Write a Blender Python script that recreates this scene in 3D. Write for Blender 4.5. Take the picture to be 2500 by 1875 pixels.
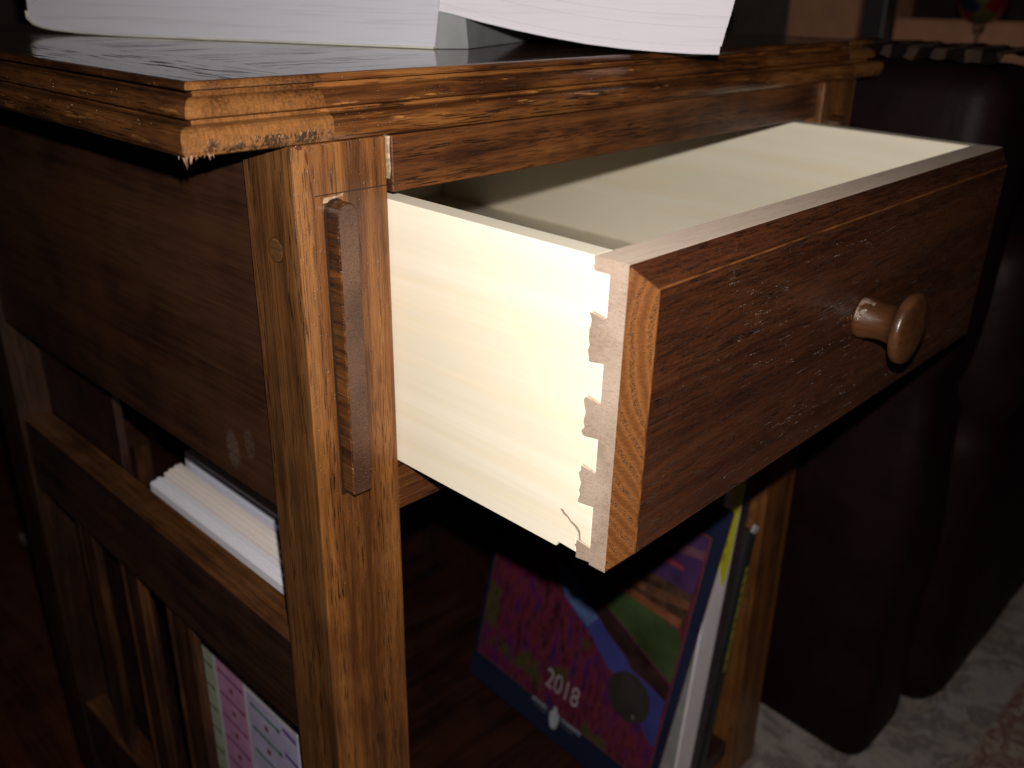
import bpy, bmesh, math, random
from mathutils import Vector, Matrix, Euler
random.seed(7)
S = bpy.context.scene
for o in list(bpy.data.objects): bpy.data.objects.remove(o)
COL = S.collection
H = 660.0                     # table top height in mm; plan coordinates are mm with z = 0 at the table top

# ---------------------------------------------------------------- camera
camd = bpy.data.cameras.new('camera'); cam = bpy.data.objects.new('camera', camd); COL.objects.link(cam)
S.camera = cam
CR = Vector((0.70340898, -0.71064642, 0.01405211)); CU = Vector((0.27189321, 0.28728522, 0.91844504)); CF = Vector((0.65672665, 0.64222182, -0.39529894))
CP = Vector((-193.92, -307.69, 32.34))
M = Matrix((CR, CU, -CF)).transposed().to_4x4(); M.translation = (CP + Vector((0, 0, H)))/1000
cam.matrix_world = M
camd.sensor_width = 36; camd.lens = 2259.96/2500*36
camd.clip_start = 0.01; camd.clip_end = 50
camd.dof.use_dof = True; camd.dof.focus_distance = 0.39; camd.dof.aperture_fstop = 9.5
# ---------------------------------------------------------------- world (dim room) and the phone flash
W = bpy.data.worlds.new('World'); S.world = W; W.use_nodes = True
bg = W.node_tree.nodes['Background']; bg.inputs[0].default_value = (0.8, 0.62, 0.82, 1); bg.inputs[1].default_value = 0.006
ld = bpy.data.lights.new('flash', 'SPOT'); ld.energy = 11.2; ld.color = (1.0, 0.955, 0.89); ld.shadow_soft_size = 0.0032
ld.spot_size = math.radians(128); ld.spot_blend = 1.0
lo = bpy.data.objects.new('flash', ld); COL.objects.link(lo)
lm = M.copy(); lm.translation = (CP + CU*30 + CR*6 + Vector((0, 0, H)))/1000; lo.matrix_world = lm
S.view_settings.view_transform = 'Standard'; S.view_settings.look = 'None'; S.view_settings.exposure = 0.0; S.view_settings.gamma = 1.0
S.cycles.max_bounces = 6

# ---------------------------------------------------------------- helpers
def WP(x, y, z): return Vector((x, y, z + H))/1000
class Thing:
    def __init__(s, name, label, cat, base, group=None, rot=(0, 0, 0)):
        o = bpy.data.objects.new(name, None); COL.objects.link(o)
        o.location = WP(*base); o.rotation_euler = rot; o.empty_display_size = 0.02
        o['label'] = label; o['category'] = cat
        if group: o['group'] = group
        s.o = o; s.base = Vector(base)
    def part(s, name, bm, mats, parent=None, smooth=False, label=None):
        # bm in plan mm coordinates (table frame, before the thing's rotation), stored relative to the base
        for v in bm.verts: v.co = (v.co - s.base)/1000
        return link(name, bm, mats, parent or s.o, smooth, label)
def link(name, bm, mats, parent=None, smooth=False, label=None):
    bmesh.ops.recalc_face_normals(bm, faces=bm.faces)
    me = bpy.data.meshes.new(name); bm.to_mesh(me); bm.free()
    for m in (mats if isinstance(mats, (list, tuple)) else [mats]): me.materials.append(m)
    if smooth: me.shade_smooth()
    o = bpy.data.objects.new(name, me); COL.objects.link(o)
    if parent: o.parent = parent
    if label: o['label'] = label
    return o
def solo(name, bm, mats, label, cat, base, group=None, smooth=False, kind=None):
    b = Vector(base)
    for v in bm.verts: v.co = (v.co - b)/1000
    o = link(name, bm, mats, None, smooth); o.location = WP(*base)
    if kind: o['kind'] = kind
    else: o['label'] = label; o['category'] = cat
    if group: o['group'] = group
    return o
def box(x0, x1, y0, y1, z0, z1, bev=0.8, seg=2, bm=None):
    b = bmesh.new()
    c = [b.verts.new((x, y, z)) for z in (z0, z1) for y in (y0, y1) for x in (x0, x1)]
    for f in ((0, 2, 3, 1), (4, 5, 7, 6), (0, 1, 5, 4), (2, 6, 7, 3), (0, 4, 6, 2), (1, 3, 7, 5)): b.faces.new([c[i] for i in f])
    bmesh.ops.recalc_face_normals(b, faces=b.faces)
    if bev: bmesh.ops.bevel(b, geom=b.edges[:], offset=bev, segments=seg, profile=.5, affect='EDGES', clamp_overlap=True)
    return merge(bm, b)
def merge(dst, src):
    if dst is None: return src
    me = bpy.data.meshes.new('tmp'); src.to_mesh(me); src.free(); dst.from_mesh(me); bpy.data.meshes.remove(me); return dst
def prism(pts, d, bev=0.0, seg=1):
    """closed outline pts (3D, planar) extruded by vector d"""
    b = bmesh.new(); d = Vector(d)
    a = [b.verts.new(p) for p in pts]; c = [b.verts.new(Vector(p) + d) for p in pts]; n = len(pts)
    b.faces.new(a); b.faces.new(c[::-1])
    for i in range(n): b.faces.new((a[i], c[i], c[(i+1) % n], a[(i+1) % n]))
    bmesh.ops.recalc_face_normals(b, faces=b.faces)
    if bev: bmesh.ops.bevel(b, geom=b.edges[:], offset=bev, segments=seg, profile=.5, affect='EDGES', clamp_overlap=True)
    return b
def lathe(prof, axis_o, axis_d, n=32):
    """prof [(r, h)] about an axis"""
    b = bmesh.new(); ad = Vector(axis_d).normalized(); e1 = ad.orthogonal().normalized(); e2 = ad.cross(e1); ao = Vector(axis_o)
    rings = []
    for r, h in prof:
        if r < 1e-6: rings.append([b.verts.new(ao + ad*h)])
        else: rings.append([b.verts.new(ao + ad*h + (e1*math.cos(t) + e2*math.sin(t))*r) for t in [2*math.pi*i/n for i in range(n)]])
    for A, B in zip(rings, rings[1:]):
        for i in range(n):
            j = (i+1) % n
            if len(A) == 1 and len(B) == 1: continue
            if len(A) == 1: b.faces.new((A[0], B[j], B[i]))
            elif len(B) == 1: b.faces.new((A[i], A[j], B[0]))
            else: b.faces.new((A[i], A[j], B[j], B[i]))
    return b

# ---------------------------------------------------------------- materials
class NT:
    def __init__(s, name):
        s.m = bpy.data.materials.new(name); s.m.use_nodes = True; s.t = s.m.node_tree; s.n = s.t.nodes; s.b = s.n['Principled BSDF']
    def add(s, t, **kw):
        x = s.n.new(t)
        for k, v in kw.items(): setattr(x, k, v)
        return x
    def put(s, inp, v):
        if isinstance(v, bpy.types.NodeSocket): s.t.links.new(v, inp)
        else: inp.default_value = v
    def math(s, op, a, b=0.0, clamp=False):
        x = s.add('ShaderNodeMath', operation=op, use_clamp=clamp); s.put(x.inputs[0], a); s.put(x.inputs[1], b); return x.outputs[0]
    def coords(s, scale, rnd=True, rot=None):
        tc = s.add('ShaderNodeTexCoord'); v = tc.outputs['Object']
        if rnd:
            oi = s.add('ShaderNodeObjectInfo'); r = s.math('MULTIPLY', oi.outputs['Random'], 7.3)
            a = s.add('ShaderNodeVectorMath', operation='ADD'); s.put(a.inputs[0], v); s.put(a.inputs[1], r); v = a.outputs[0]
        mp = s.add('ShaderNodeMapping'); s.put(mp.inputs[0], v); mp.inputs['Scale'].default_value = scale
        if rot: mp.inputs['Rotation'].default_value = rot
        return mp.outputs[0]
    def noise(s, v, scale, detail=4, rough=.55, dist=0):
        x = s.add('ShaderNodeTexNoise'); s.put(x.inputs['Vector'], v); x.inputs['Scale'].default_value = scale
        x.inputs['Detail'].default_value = detail; x.inputs['Roughness'].default_value = rough; x.inputs['Distortion'].default_value = dist
        return x.outputs['Fac']
    def ramp(s, f, stops):
        x = s.add('ShaderNodeValToRGB'); s.put(x.inputs[0], f); e = x.color_ramp.elements
        while len(e) < len(stops): e.new(0.5)
        for i, (p, c) in enumerate(stops):
            e[i].position = p; e[i].color = (*c, 1) if len(c) == 3 else c
        return x.outputs[0]
    def step(s, f, a, b):
        x = s.add('ShaderNodeMapRange'); x.interpolation_type = 'SMOOTHSTEP'; s.put(x.inputs[0], f); x.inputs[1].default_value = a; x.inputs[2].default_value = b; return x.outputs[0]
    def mix(s, f, a, b, mode='MIX'):
        x = s.add('ShaderNodeMix', data_type='RGBA', blend_type=mode); s.put(x.inputs[0], f)
        s.put(x.inputs[6], (*a, 1) if isinstance(a, tuple) else a); s.put(x.inputs[7], (*b, 1) if isinstance(b, tuple) else b); return x.outputs[2]
    def bump(s, h, strength, dist=0.0006, nrm=None):
        x = s.add('ShaderNodeBump'); s.put(x.inputs['Height'], h); x.inputs['Strength'].default_value = strength; x.inputs['Distance'].default_value = dist
        if nrm is not None: s.put(x.inputs['Normal'], nrm)
        return x.outputs[0]
    def out(s, col, rough=.4, nrm=None, spec=.5, coat=0, coat_r=.1, nrm_coat=None):
        s.put(s.b.inputs['Base Color'], (*col, 1) if isinstance(col, tuple) else col); s.put(s.b.inputs['Roughness'], rough)
        s.b.inputs['Specular IOR Level'].default_value = spec
        s.b.inputs['Coat Weight'].default_value = coat; s.b.inputs['Coat Roughness'].default_value = coat_r
        if nrm is not None: s.put(s.b.inputs['Normal'], nrm)
        if nrm_coat is not None: s.put(s.b.inputs['Coat Normal'], nrm_coat)
        return s.m
def axs(ax, along, across):
    v = [across]*3; v['xyz'.index(ax)] = along; return tuple(v)
def oak(name, ax, dark, mid, light, pore=(.012, .006, .003), rough=.34, wear=0.0, wear_col=(.42, .19, .05), poreamt=1.0, glint=.5, blotch=0.35, band=55, spec=.5, gd=.0005, streak=.55, edge=None):
    t = NT(name)
    v1 = t.coords(axs(ax, .055, 1))
    n0 = t.noise(v1, band, 3, .6, .6)              # broad growth bands running with the grain
    n1 = t.noise(v1, 330, 4, .65)                  # fine fibre
    big = t.noise(t.coords((1, 1, 1)), 22, 2)
    f = t.math('ADD', t.math('MULTIPLY', n0, .62), t.math('MULTIPLY', n1, .38))
    f = t.math('ADD', f, t.math('MULTIPLY', t.math('SUBTRACT', big, .5), blotch))
    col = t.ramp(f, [(.39, dark), (.5, mid), (.62, light)])
    v2 = t.coords(axs(ax, .04, 1))
    p = t.noise(v2, 1700, 1.2, .5)
    p2 = t.noise(v2, 2100, 1, .5)
    early = t.math('ADD', t.math('MULTIPLY', t.step(t.noise(v1, band*2.6, 2, .5, .4), .42, .62), .65), .35)
    pm = t.math('MULTIPLY', t.step(p, .565, .64), early, True)
    pm = t.math('MAXIMUM', pm, t.math('MULTIPLY', t.step(p2, .62, .7), t.math('MULTIPLY', early, .6)))
    pm = t.math('MULTIPLY', pm, poreamt)
    if wear:
        wv = t.coords(axs(ax, .10, 1))
        w = t.math('MULTIPLY', t.step(t.noise(wv, 190, 5, .7), .60, .67), wear)
        col = t.mix(w, col, wear_col)
        dk = t.math('MULTIPLY', t.step(t.noise(t.coords(axs(ax, .15, 1)), 150, 6, .75), .58, .7), .75)
        col = t.mix(dk, col, (.012, .006, .004))
    st = t.step(t.noise(t.coords(axs(ax, .012, 1)), 620, 2, .5), .56, .68)
    col = t.mix(t.math('MULTIPLY', st, streak), col, dark)
    if edge:
        xs_ = t.add('ShaderNodeSeparateXYZ'); tc_ = t.add('ShaderNodeTexCoord'); t.put(xs_.inputs[0], tc_.outputs['Object'])
        wob = t.math('ADD', xs_.outputs[0], t.math('MULTIPLY', t.noise(t.coords((1, 1, .08), False), 40, 3), .006))
        col = t.mix(t.math('MULTIPLY', t.math('MULTIPLY', t.step(wob, edge[1], edge[1] - .0015), t.step(xs_.outputs[0], edge[0] + .0001, edge[0] + .0005)), t.math('MULTIPLY', t.step(xs_.outputs[2], .40, .52), .6)), col, t.mix(n1, (.13, .045, .010), (.36, .15, .040)))
    col = t.mix(t.math('MULTIPLY', pm, .9), col, pore)
    lump = t.noise(t.coords((1, 1, 1)), 420, 3, .6)
    h = t.math('SUBTRACT', t.math('MULTIPLY', lump, .12), pm)
    nib = t.step(t.noise(t.coords((1, 1, 1)), 900, 0, .5), .74, .8)
    h = t.math('ADD', h, t.math('MULTIPLY', nib, .9))
    nr = t.bump(h, glint, gd)
    rg = t.math('ADD', rough - .07, t.math('MULTIPLY', t.noise(v1, 120, 3), .16))
    return t.out(col, rg, nr, spec)
def endgrain(name, dark, mid, light, rough=.33, nscale=1.0, dirv=(0.0, 0.55, 0.83), freq=560, pores=True, ripple=False, blot=0.0, arc=None, even=False, dotr=.26):
    """end grain: growth rings crossing the face, open pores as dots along every ring, fine rays across them"""
    t = NT(name)
    tc = t.add('ShaderNodeTexCoord')
    d = t.add('ShaderNodeVectorMath', operation='DOT_PRODUCT'); t.put(d.inputs[0], tc.outputs['Object']); d.inputs[1].default_value = dirv
    wob = t.noise(t.coords((1, 1, 1), False), 38, 3, .5)
    dv = d.outputs['Value']
    if arc:
        sp = t.add('ShaderNodeSeparateXYZ'); t.put(sp.inputs[0], tc.outputs['Object'])
        a1 = t.math('SUBTRACT', dv, arc[0]); a2 = t.math('SUBTRACT', sp.outputs[2], arc[1])
        dv = t.math('SQRT', t.math('ADD', t.math('MULTIPLY', a1, a1), t.math('MULTIPLY', a2, a2)))
    ph = t.math('ADD', t.math('MULTIPLY', dv, freq), t.math('MULTIPLY', wob, 6.5))
    s = t.math('ADD', t.math('MULTIPLY', t.math('SINE', ph), .5), .5)
    fine = t.noise(t.coords((1, .35, 2.4), False), 700, 3, .6)
    base = t.ramp(t.math('ADD', t.math('MULTIPLY', s, .35), t.math('MULTIPLY', fine, .65)), [(.3, dark), (.5, mid), (.75, light)])
    h = fine
    if pores:
        vo = t.add('ShaderNodeTexVoronoi'); t.put(vo.inputs['Vector'], t.coords((1, 1, 1), False)); vo.inputs['Scale'].default_value = 1450*nscale
        dot = t.math('SUBTRACT', 1.0, t.step(vo.outputs['Distance'], dotr, dotr + .2))
        ring = t.step(s, .70, .92) if not even else 1.0
        dots = t.math('MULTIPLY', dot, ring, True)
        base = t.mix(t.math('MULTIPLY', ring, .45 if not even else 0.0), base, dark)
        base = t.mix(t.math('MULTIPLY', dots, .95), base, (.018, .009, .005))
        h = t.math('SUBTRACT', t.math('MULTIPLY', fine, .35), dots)
    if ripple:
        r = t.noise(t.coords((1, .1, .22), False), 1150, 3, .6)
        sz = t.add('ShaderNodeSeparateXYZ'); t.put(sz.inputs[0], tc.outputs['Object'])
        zz = t.math('ADD', sz.outputs[2], t.math('MULTIPLY', t.noise(t.coords((1, .3, 1), False), 120, 3), .006))
        low = t.math('MULTIPLY', t.step(zz, .6385, .6395), t.step(zz, .6448, .6438))
        r2 = t.math('MULTIPLY', t.step(t.noise(t.coords((.45, .3, .6), False), 120, 5, .75), .43, .55), t.math('ADD', low, .12), True)
        r2 = t.math('MULTIPLY', r2, t.step(t.noise(t.coords((1, .3, .35), False), 1500, 2), .36, .5))
        base = t.mix(t.math('MULTIPLY', t.step(r, .44, .66), .42), base, dark)
        base = t.mix(t.math('MULTIPLY', r2, blot), base, (.01, .006, .004))
        h = t.math('ADD', t.math('MULTIPLY', r, .8), t.math('MULTIPLY', t.noise(t.coords((1, 1, 1), False), 1300, 2), t.math('MULTIPLY', r2, 1.2)))
    return t.out(base, rough, t.bump(h, .6, .0005))
def softwood(name, ax, a, b, c, rough=.55, scale=46, fleck=0.0, fleck_col=(.3, .2, .15)):
    t = NT(name)
    v = t.coords(axs(ax, .05, 1)); n = t.noise(v, scale, 3, .5, 1.2)
    saw = t.math('FRACT', t.math('MULTIPLY', n, 7.0))
    n2 = t.noise(t.coords(axs(ax, .03, 1)), 600, 3)
    f = t.math('ADD', t.math('MULTIPLY', saw, .6), t.math('MULTIPLY', n2, .4))
    col = t.ramp(f, [(.25, a), (.55, b), (.85, c)])
    if fleck:
        fl = t.step(t.noise(t.coords(axs(ax, .06, 1)), 900, 2), .6, .7); col = t.mix(t.math('MULTIPLY', fl, fleck), col, fleck_col)
    return t.out(col, rough, t.bump(n2, .15, .0002), .35)
def plain(name, col, rough=.5, spec=.5, var=.15, scale=60, bump=0.0, bscale=400, coat=0):
    t = NT(name)
    n = t.noise(t.coords((1, 1, 1)), scale, 4)
    c = t.ramp(n, [(.3, tuple(x*(1-var) for x in col)), (.7, tuple(min(1, x*(1+var)) for x in col))])
    nr = t.bump(t.noise(t.coords((1, 1, 1)), bscale, 3), bump, .001) if bump else None
    return t.out(c, rough, nr, spec, coat)
def paper(name, col, ax='z', lines=.3, scale=900, dark=(.5, .47, .5), stretch=.03):
    t = NT(name)
    sc = [stretch]*3; sc['xyz'.index(ax)] = 1
    n = t.noise(t.coords(tuple(sc)), scale, 3, .6); n2 = t.noise(t.coords(tuple(sc)), scale*.25, 2, .5)
    c = t.mix(t.math('MULTIPLY', t.step(t.math('ADD', t.math('MULTIPLY', n, .6), t.math('MULTIPLY', n2, .4)), .5, .66), lines), col, dark)
    return t.out(c, .75, t.bump(n, .25, .0003), .2)

OAK_LEG = oak('oak_leg', 'z', (.075, .025, .007), (.165, .060, .0155), (.255, .10, .027), rough=.33, blotch=.2, edge=(-.232, -.2215))
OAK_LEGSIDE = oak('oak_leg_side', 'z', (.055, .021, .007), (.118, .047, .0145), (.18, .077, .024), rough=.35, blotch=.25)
OAK_RAIL = oak('oak_rail', 'x', (.045, .0145, .0055), (.115, .039, .0115), (.185, .068, .019), rough=.34, wear=.15)
OAK_MOULD = oak('oak_moulding', 'x', (.04, .013, .005), (.125, .042, .0115), (.24, .092, .024), rough=.25, wear=.8, band=80)
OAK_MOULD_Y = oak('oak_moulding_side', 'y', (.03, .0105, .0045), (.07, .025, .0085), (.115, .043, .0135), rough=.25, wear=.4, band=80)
OAK_FRONT = oak('oak_drawer_front', 'x', (.036, .0105, .005), (.060, .0185, .0075), (.085, .027, .0105), pore=(.020, .008, .0045), rough=.3, glint=1.0, blotch=.2, gd=.003, poreamt=.75, streak=.3)
OAK_DARK = oak('oak_apron', 'y', (.03, .012, .006), (.055, .023, .010), (.075, .032, .013), poreamt=.35, rough=.38, glint=.12, band=30)
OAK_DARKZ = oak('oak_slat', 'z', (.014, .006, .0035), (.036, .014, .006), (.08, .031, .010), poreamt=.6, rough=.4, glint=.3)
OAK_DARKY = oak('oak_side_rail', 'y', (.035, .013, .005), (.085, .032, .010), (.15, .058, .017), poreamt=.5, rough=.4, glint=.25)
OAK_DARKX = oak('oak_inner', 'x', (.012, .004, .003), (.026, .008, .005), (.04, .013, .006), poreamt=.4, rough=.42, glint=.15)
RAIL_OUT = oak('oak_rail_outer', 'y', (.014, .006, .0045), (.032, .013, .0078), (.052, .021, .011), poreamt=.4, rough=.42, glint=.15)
OAK_KEY = endgrain('oak_key_face', (.045, .019, .011), (.078, .034, .020), (.115, .053, .031), rough=.28, freq=0, nscale=.72, even=True, dotr=.1)
KEY_SIDE = oak('oak_key_side', 'y', (.03, .010, .004), (.085, .030, .009), (.15, .055, .015), rough=.22, wear=.25, band=140)
END_FRONT = endgrain('oak_bevel_end', (.10, .034, .0095), (.155, .055, .0145), (.21, .082, .022), freq=1020, dirv=(.753, -.655, 0), arc=(.168, .098), nscale=1.15)
END_BOARD = endgrain('oak_end_board', (.06, .022, .007), (.17, .067, .019), (.25, .105, .032), freq=90, pores=False, ripple=True, blot=.85, rough=.25)
EDGE = plain('rubbed_edge', (.15, .055, .016), .35, var=.7, scale=90)
PINE = softwood('pine', 'y', (.82, .73, .57), (.87, .79, .645), (.83, .72, .53), scale=12)
PINE_X = softwood('pine_back', 'x', (.82, .73, .57), (.87, .79, .645), (.83, .72, .53), scale=12)
MAPLE = softwood('pale_front_wood', 'x', (.62, .485, .385), (.68, .54, .435), (.60, .46, .365), scale=120, fleck=.55, fleck_col=(.38, .26, .22))
MAPLE_END = endgrain('pale_front_end', (.29, .205, .155), (.38, .28, .215), (.46, .35, .28), freq=0, nscale=1.1, rough=.6, even=True, dotr=.08)
BLACKGAP = plain('dark_joint_and_shade', (.018, .009, .005), .5)  # glue joints, and the shade painted beside the keys
FILLER = plain('wood_filler', (.36, .24, .15), .6, var=.5, scale=500)
KNOBM = oak('oak_knob', 'y', (.05, .018, .007), (.075, .028, .010), (.10, .04, .014), poreamt=.25, rough=.33, glint=.2, wear=0)

# ---------------------------------------------------------------- room: floor, walls
b = bmesh.new(); vs = [b.verts.new(p) for p in ((-2500, -2000, -H), (3500, -2000, -H), (3500, 3000, -H), (-2500, 3000, -H))]; b.faces.new(vs)
solo('floor', b, oak('floor_boards', 'y', (.03, .009, .005), (.06, .018, .009), (.08, .028, .012), poreamt=.3, band=20), '', '', (0, 0, -H), kind='structure')
WALL = plain('wall_paint', (.075, .055, .045), .8)
solo('wall', box(-2500, 3500, 1700, 1760, -H, 1600, 0), WALL, '', '', (500, 1730, -H), kind='structure')
solo('wall', box(2400, 2460, -2000, 1697, -H, 1600, 0), WALL, '', '', (2430, 0, -H), kind='structure')

# rug
t = NT('rug_pile')
v = t.coords((1, 1, 1), False)
c = t.ramp(t.noise(v, 16, 5, .7, 1.0), [(.34, (.36, .30, .30)), (.45, (.46, .385, .34)), (.55, (.22, .18, .18)), (.62, (.43, .34, .27)), (.7, (.15, .11, .115))])
n2 = t.step(t.noise(v, 34, 3, .6), .56, .62); c = t.mix(t.math('MULTIPLY', n2, .8), c, (.47, .40, .39))
tc = t.add('ShaderNodeTexCoord'); sx = t.add('ShaderNodeSeparateXYZ'); t.put(sx.inputs[0], tc.outputs['Object'])
edge = t.math('ADD', sx.outputs[0], t.math('MULTIPLY', sx.outputs[1], -1.0))
bandm = t.step(sx.outputs[1], -.147, -.152)
red = t.ramp(t.noise(v, 60, 3, .6, 2.0), [(.4, (.24, .12, .11)), (.52, (.36, .22, .18)), (.6, (.45, .38, .28))])
c = t.mix(bandm, c, red)
t.out(c, .95, t.bump(t.noise(v, 1500, 2), .8, .002), .1)
rugb = box(100, 1900, -900, 900, -H, -H + 8, 2)
rug = solo('rug', rugb, t.m, 'worn grey and beige patterned rug on the floor beneath the dark armchair', 'rug', (500, 0, -H))

# ---------------------------------------------------------------- end table
T = Thing('end_table', 'stained oak mission end table with slatted magazine rack side', 'end table', (232, 230, -H))
LW, LD = 45.0, 37.0
XR, YB = 417.6, 412.0                       # right legs' left face, rear legs' front face
# --- top: profile (outward e, z)
PROF = [(-1.8, .5), (-.5, .25), (.3, -.5), (.5, -1.5), (.2, -2.3), (-1.2, -2.5), (-4.2, -2.7), (-4.4, -5.0)]
for k in range(13):
    q_ = -1 + 2*k/12; PROF.append((-1.4 + 2.2*math.sqrt(max(0, 1 - q_*q_)) + 1.3*(q_ + 1), -8.5 + -3.55*q_))
PROF += [(-1.2, -12.25), (-1.2, -13.95), (4.4, -13.9), (6.2, -14.4), (7.2, -15.4), (7.7, -17.4), (7.7, -20.0), (7.3, -22.0), (6.2, -23.6), (4.4, -24.3)]
XA, XB, YA, YC = -36.6, 490.0, 5.2, 488.0
J1, J2 = 18.5, 455.0
def top_piece(xl, xr, end):
    b = bmesh.new(); rows = []
    for e, z in PROF:
        if end == 'L': pts = [(xr, YA-e, z), (xl-e, YA-e, z), (xl-e, YC+e, z), (xr, YC+e, z)]
        elif end == 'R': pts = [(xl, YC+e, z), (xr+e, YC+e, z), (xr+e, YA-e, z), (xl, YA-e, z)]
        else: pts = None
        if pts: rows.append([b.verts.new(p) for p in pts])
        else: rows.append([b.verts.new(p) for p in ((xl, YA-e+.25, z-.05), (xr, YA-e+.25, z-.05), (xr, YC+e, z-.05), (xl, YC+e, z-.05))])
    segs = (0, 1, 2) if end else (0, 2)
    for A, B in zip(rows, rows[1:]):
        for i in segs:
            f = b.faces.new((A[i], A[i+1], B[i+1], B[i]))
            f.material_index = {None: 1, 'L': [2, 1, 2][i], 'R': [2, 1, 2][i]}[end] if True else 0
    b.faces.new(rows[0]); b.faces.new(rows[-1][::-1])
    if end: b.faces.new([r[0] for r in rows] + [r[3] for r in rows[::-1]])
    else:
        b.faces.new([r[0] for r in rows] + [r[3] for r in rows[::-1]]); b.faces.new([r[1] for r in rows] + [r[2] for r in rows[::-1]])
    return b
t = NT('table_top_gloss')
def topmat(name, ax):
    t = NT(name)
    v1 = t.coords(axs(ax, .06, 1), False); n0 = t.noise(v1, 40, 3, .6, .5); n1 = t.noise(v1, 300, 3)
    col = t.ramp(t.math('ADD', t.math('MULTIPLY', n0, .6), t.math('MULTIPLY', n1, .4)), [(.35, (.022, .009, .005)), (.65, (.07, .027, .011))])
    p = t.step(t.noise(t.coords(axs(ax, .07, 1), False), 330, 3, .6), .52, .63)
    p = t.math('MULTIPLY', p, t.step(t.noise(t.coords(axs(ax, .2, 1), False), 30, 2), .40, .56))
    nr = t.bump(t.math('SUBTRACT', t.math('MULTIPLY', t.noise(t.coords((1, 1, 1), False), 260, 2), .10), t.math('MULTIPLY', p, .5)), .22, .0006)
    return t.out(col, t.math('ADD', .09, t.math('MULTIPLY', p, .35)), nr, .5)
TOP_X, TOP_Y = topmat('top_centre_gloss', 'x'), topmat('top_end_gloss', 'y')
top = T.part('tabletop', top_piece(J1 + .15, J2 - .15, None), [TOP_X, OAK_MOULD])
T.part('end_board', top_piece(XA, J1, 'L'), [TOP_Y, OAK_MOULD_Y, END_BOARD], top, label='breadboard end with dark glossy end grain and a splintered lower corner')
T.part('end_board', top_piece(J2, XB, 'R'), [TOP_Y, OAK_MOULD_Y, END_BOARD], top)
b = None
for i in range(26):                                   # torn fibres at the lower corner
    px = -42 + random.random()*11*(1 if i % 3 else 0); py = -1.2 + (random.random()*7 if i % 3 == 0 else random.random()*1.2)
    L = random.uniform(.8, 3.2)*(1.6 if px < -39.5 and py < 2 else .6); w = random.uniform(.25, .6)
    q = bmesh.new(); tip = q.verts.new((px + random.uniform(-.8, 1.2), py - random.uniform(-.4, .9), -23.6 - L))
    r = [q.verts.new((px + w*math.cos(a), py + w*math.sin(a), -22.8)) for a in (0, 2.1, 4.2)]
    for k in range(3): q.faces.new((r[k], r[(k+1) % 3], tip))
    q.faces.new(r); b = merge(b, q)
T.part('splinter', b, plain('torn_fibre', (.42, .24, .16), .5, var=.4, scale=300), top)

# --- legs
def leg(x, y, d, sx):
    lb = box(x, x + LW, y, y + d, -H, -24.5, .9, 2); lb.normal_update()
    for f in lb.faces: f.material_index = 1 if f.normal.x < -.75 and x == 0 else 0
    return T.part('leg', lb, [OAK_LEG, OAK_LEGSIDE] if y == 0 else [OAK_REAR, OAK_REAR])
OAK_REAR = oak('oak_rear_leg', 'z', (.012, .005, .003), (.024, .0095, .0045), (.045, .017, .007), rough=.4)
def rounded_slot(x0, x1, zt, zb, y0, y1, bev):
    r = (x1 - x0)/2; cx = (x0 + x1)/2; pts = []
    for i in range(9):
        a = math.pi*i/8; pts.append((cx + r*math.cos(a), y0, zt - r + r*math.sin(a)))
    pts += [(x0, y0, zb), (x1, y0, zb)]
    return prism(pts, (0, y1 - y0, 0), bev)
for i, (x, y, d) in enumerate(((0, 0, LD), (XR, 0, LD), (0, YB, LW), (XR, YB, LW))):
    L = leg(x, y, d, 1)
    if y == 0:                                         # raised oak key let into the front of each front leg
        kx = x + 13.6; kb = rounded_slot(kx, kx + 10.2, -46.8, -177.5, -7.8, 6, .7)
        kb.normal_update()
        for f in kb.faces: f.material_index = 0 if abs(f.normal.y) > .9 else 1
        T.part('key', kb, [OAK_KEY, KEY_SIDE], L, label='proud oak key with a rounded top' if i == 0 else None)
        T.part('mortise_gap_shade', rounded_slot(kx - 1.1, kx + 10.35, -46.2, -179.5, -.15, 3, 0), BLACKGAP, L)  # gap round the key, with its shadow on the leg painted dark
        T.part('shoulder_line', box(x + 9, x + LW - .3, -.12, 2, -44.6, -44.2, 0), BLACKGAP, L)
        if i == 0:
            fb = prism([(kx - 1.2, -.35, -47.5), (kx - .4, -.35, -45.4), (kx + 3, -.35, -45.4), (kx + 6.5, -.35, -45.2), (kx + 8.6, -.35, -44.6), (kx + 8.4, -.35, -45.7), (kx + 6, -.35, -46), (kx + 2.4, -.35, -46.5), (kx + .6, -.35, -47.6)], (0, 1.2, 0))
            T.part('filler', fb, FILLER, L)
            T.part('plug', lathe([(0, -.18), (4.6, -.18), (4.95, 0), (4.95, 2)], (0, 16.9, -67.5), (1, 0, 0), 28), oak('oak_plug', 'y', (.055, .024, .008), (.10, .045, .015), (.14, .066, .022), rough=.36), L)
            T.part('plug_ring', lathe([(5.0, -.1), (5.3, -.1), (5.3, 1)], (0, 16.9, -67.5), (1, 0, 0), 28), BLACKGAP, L)
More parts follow.
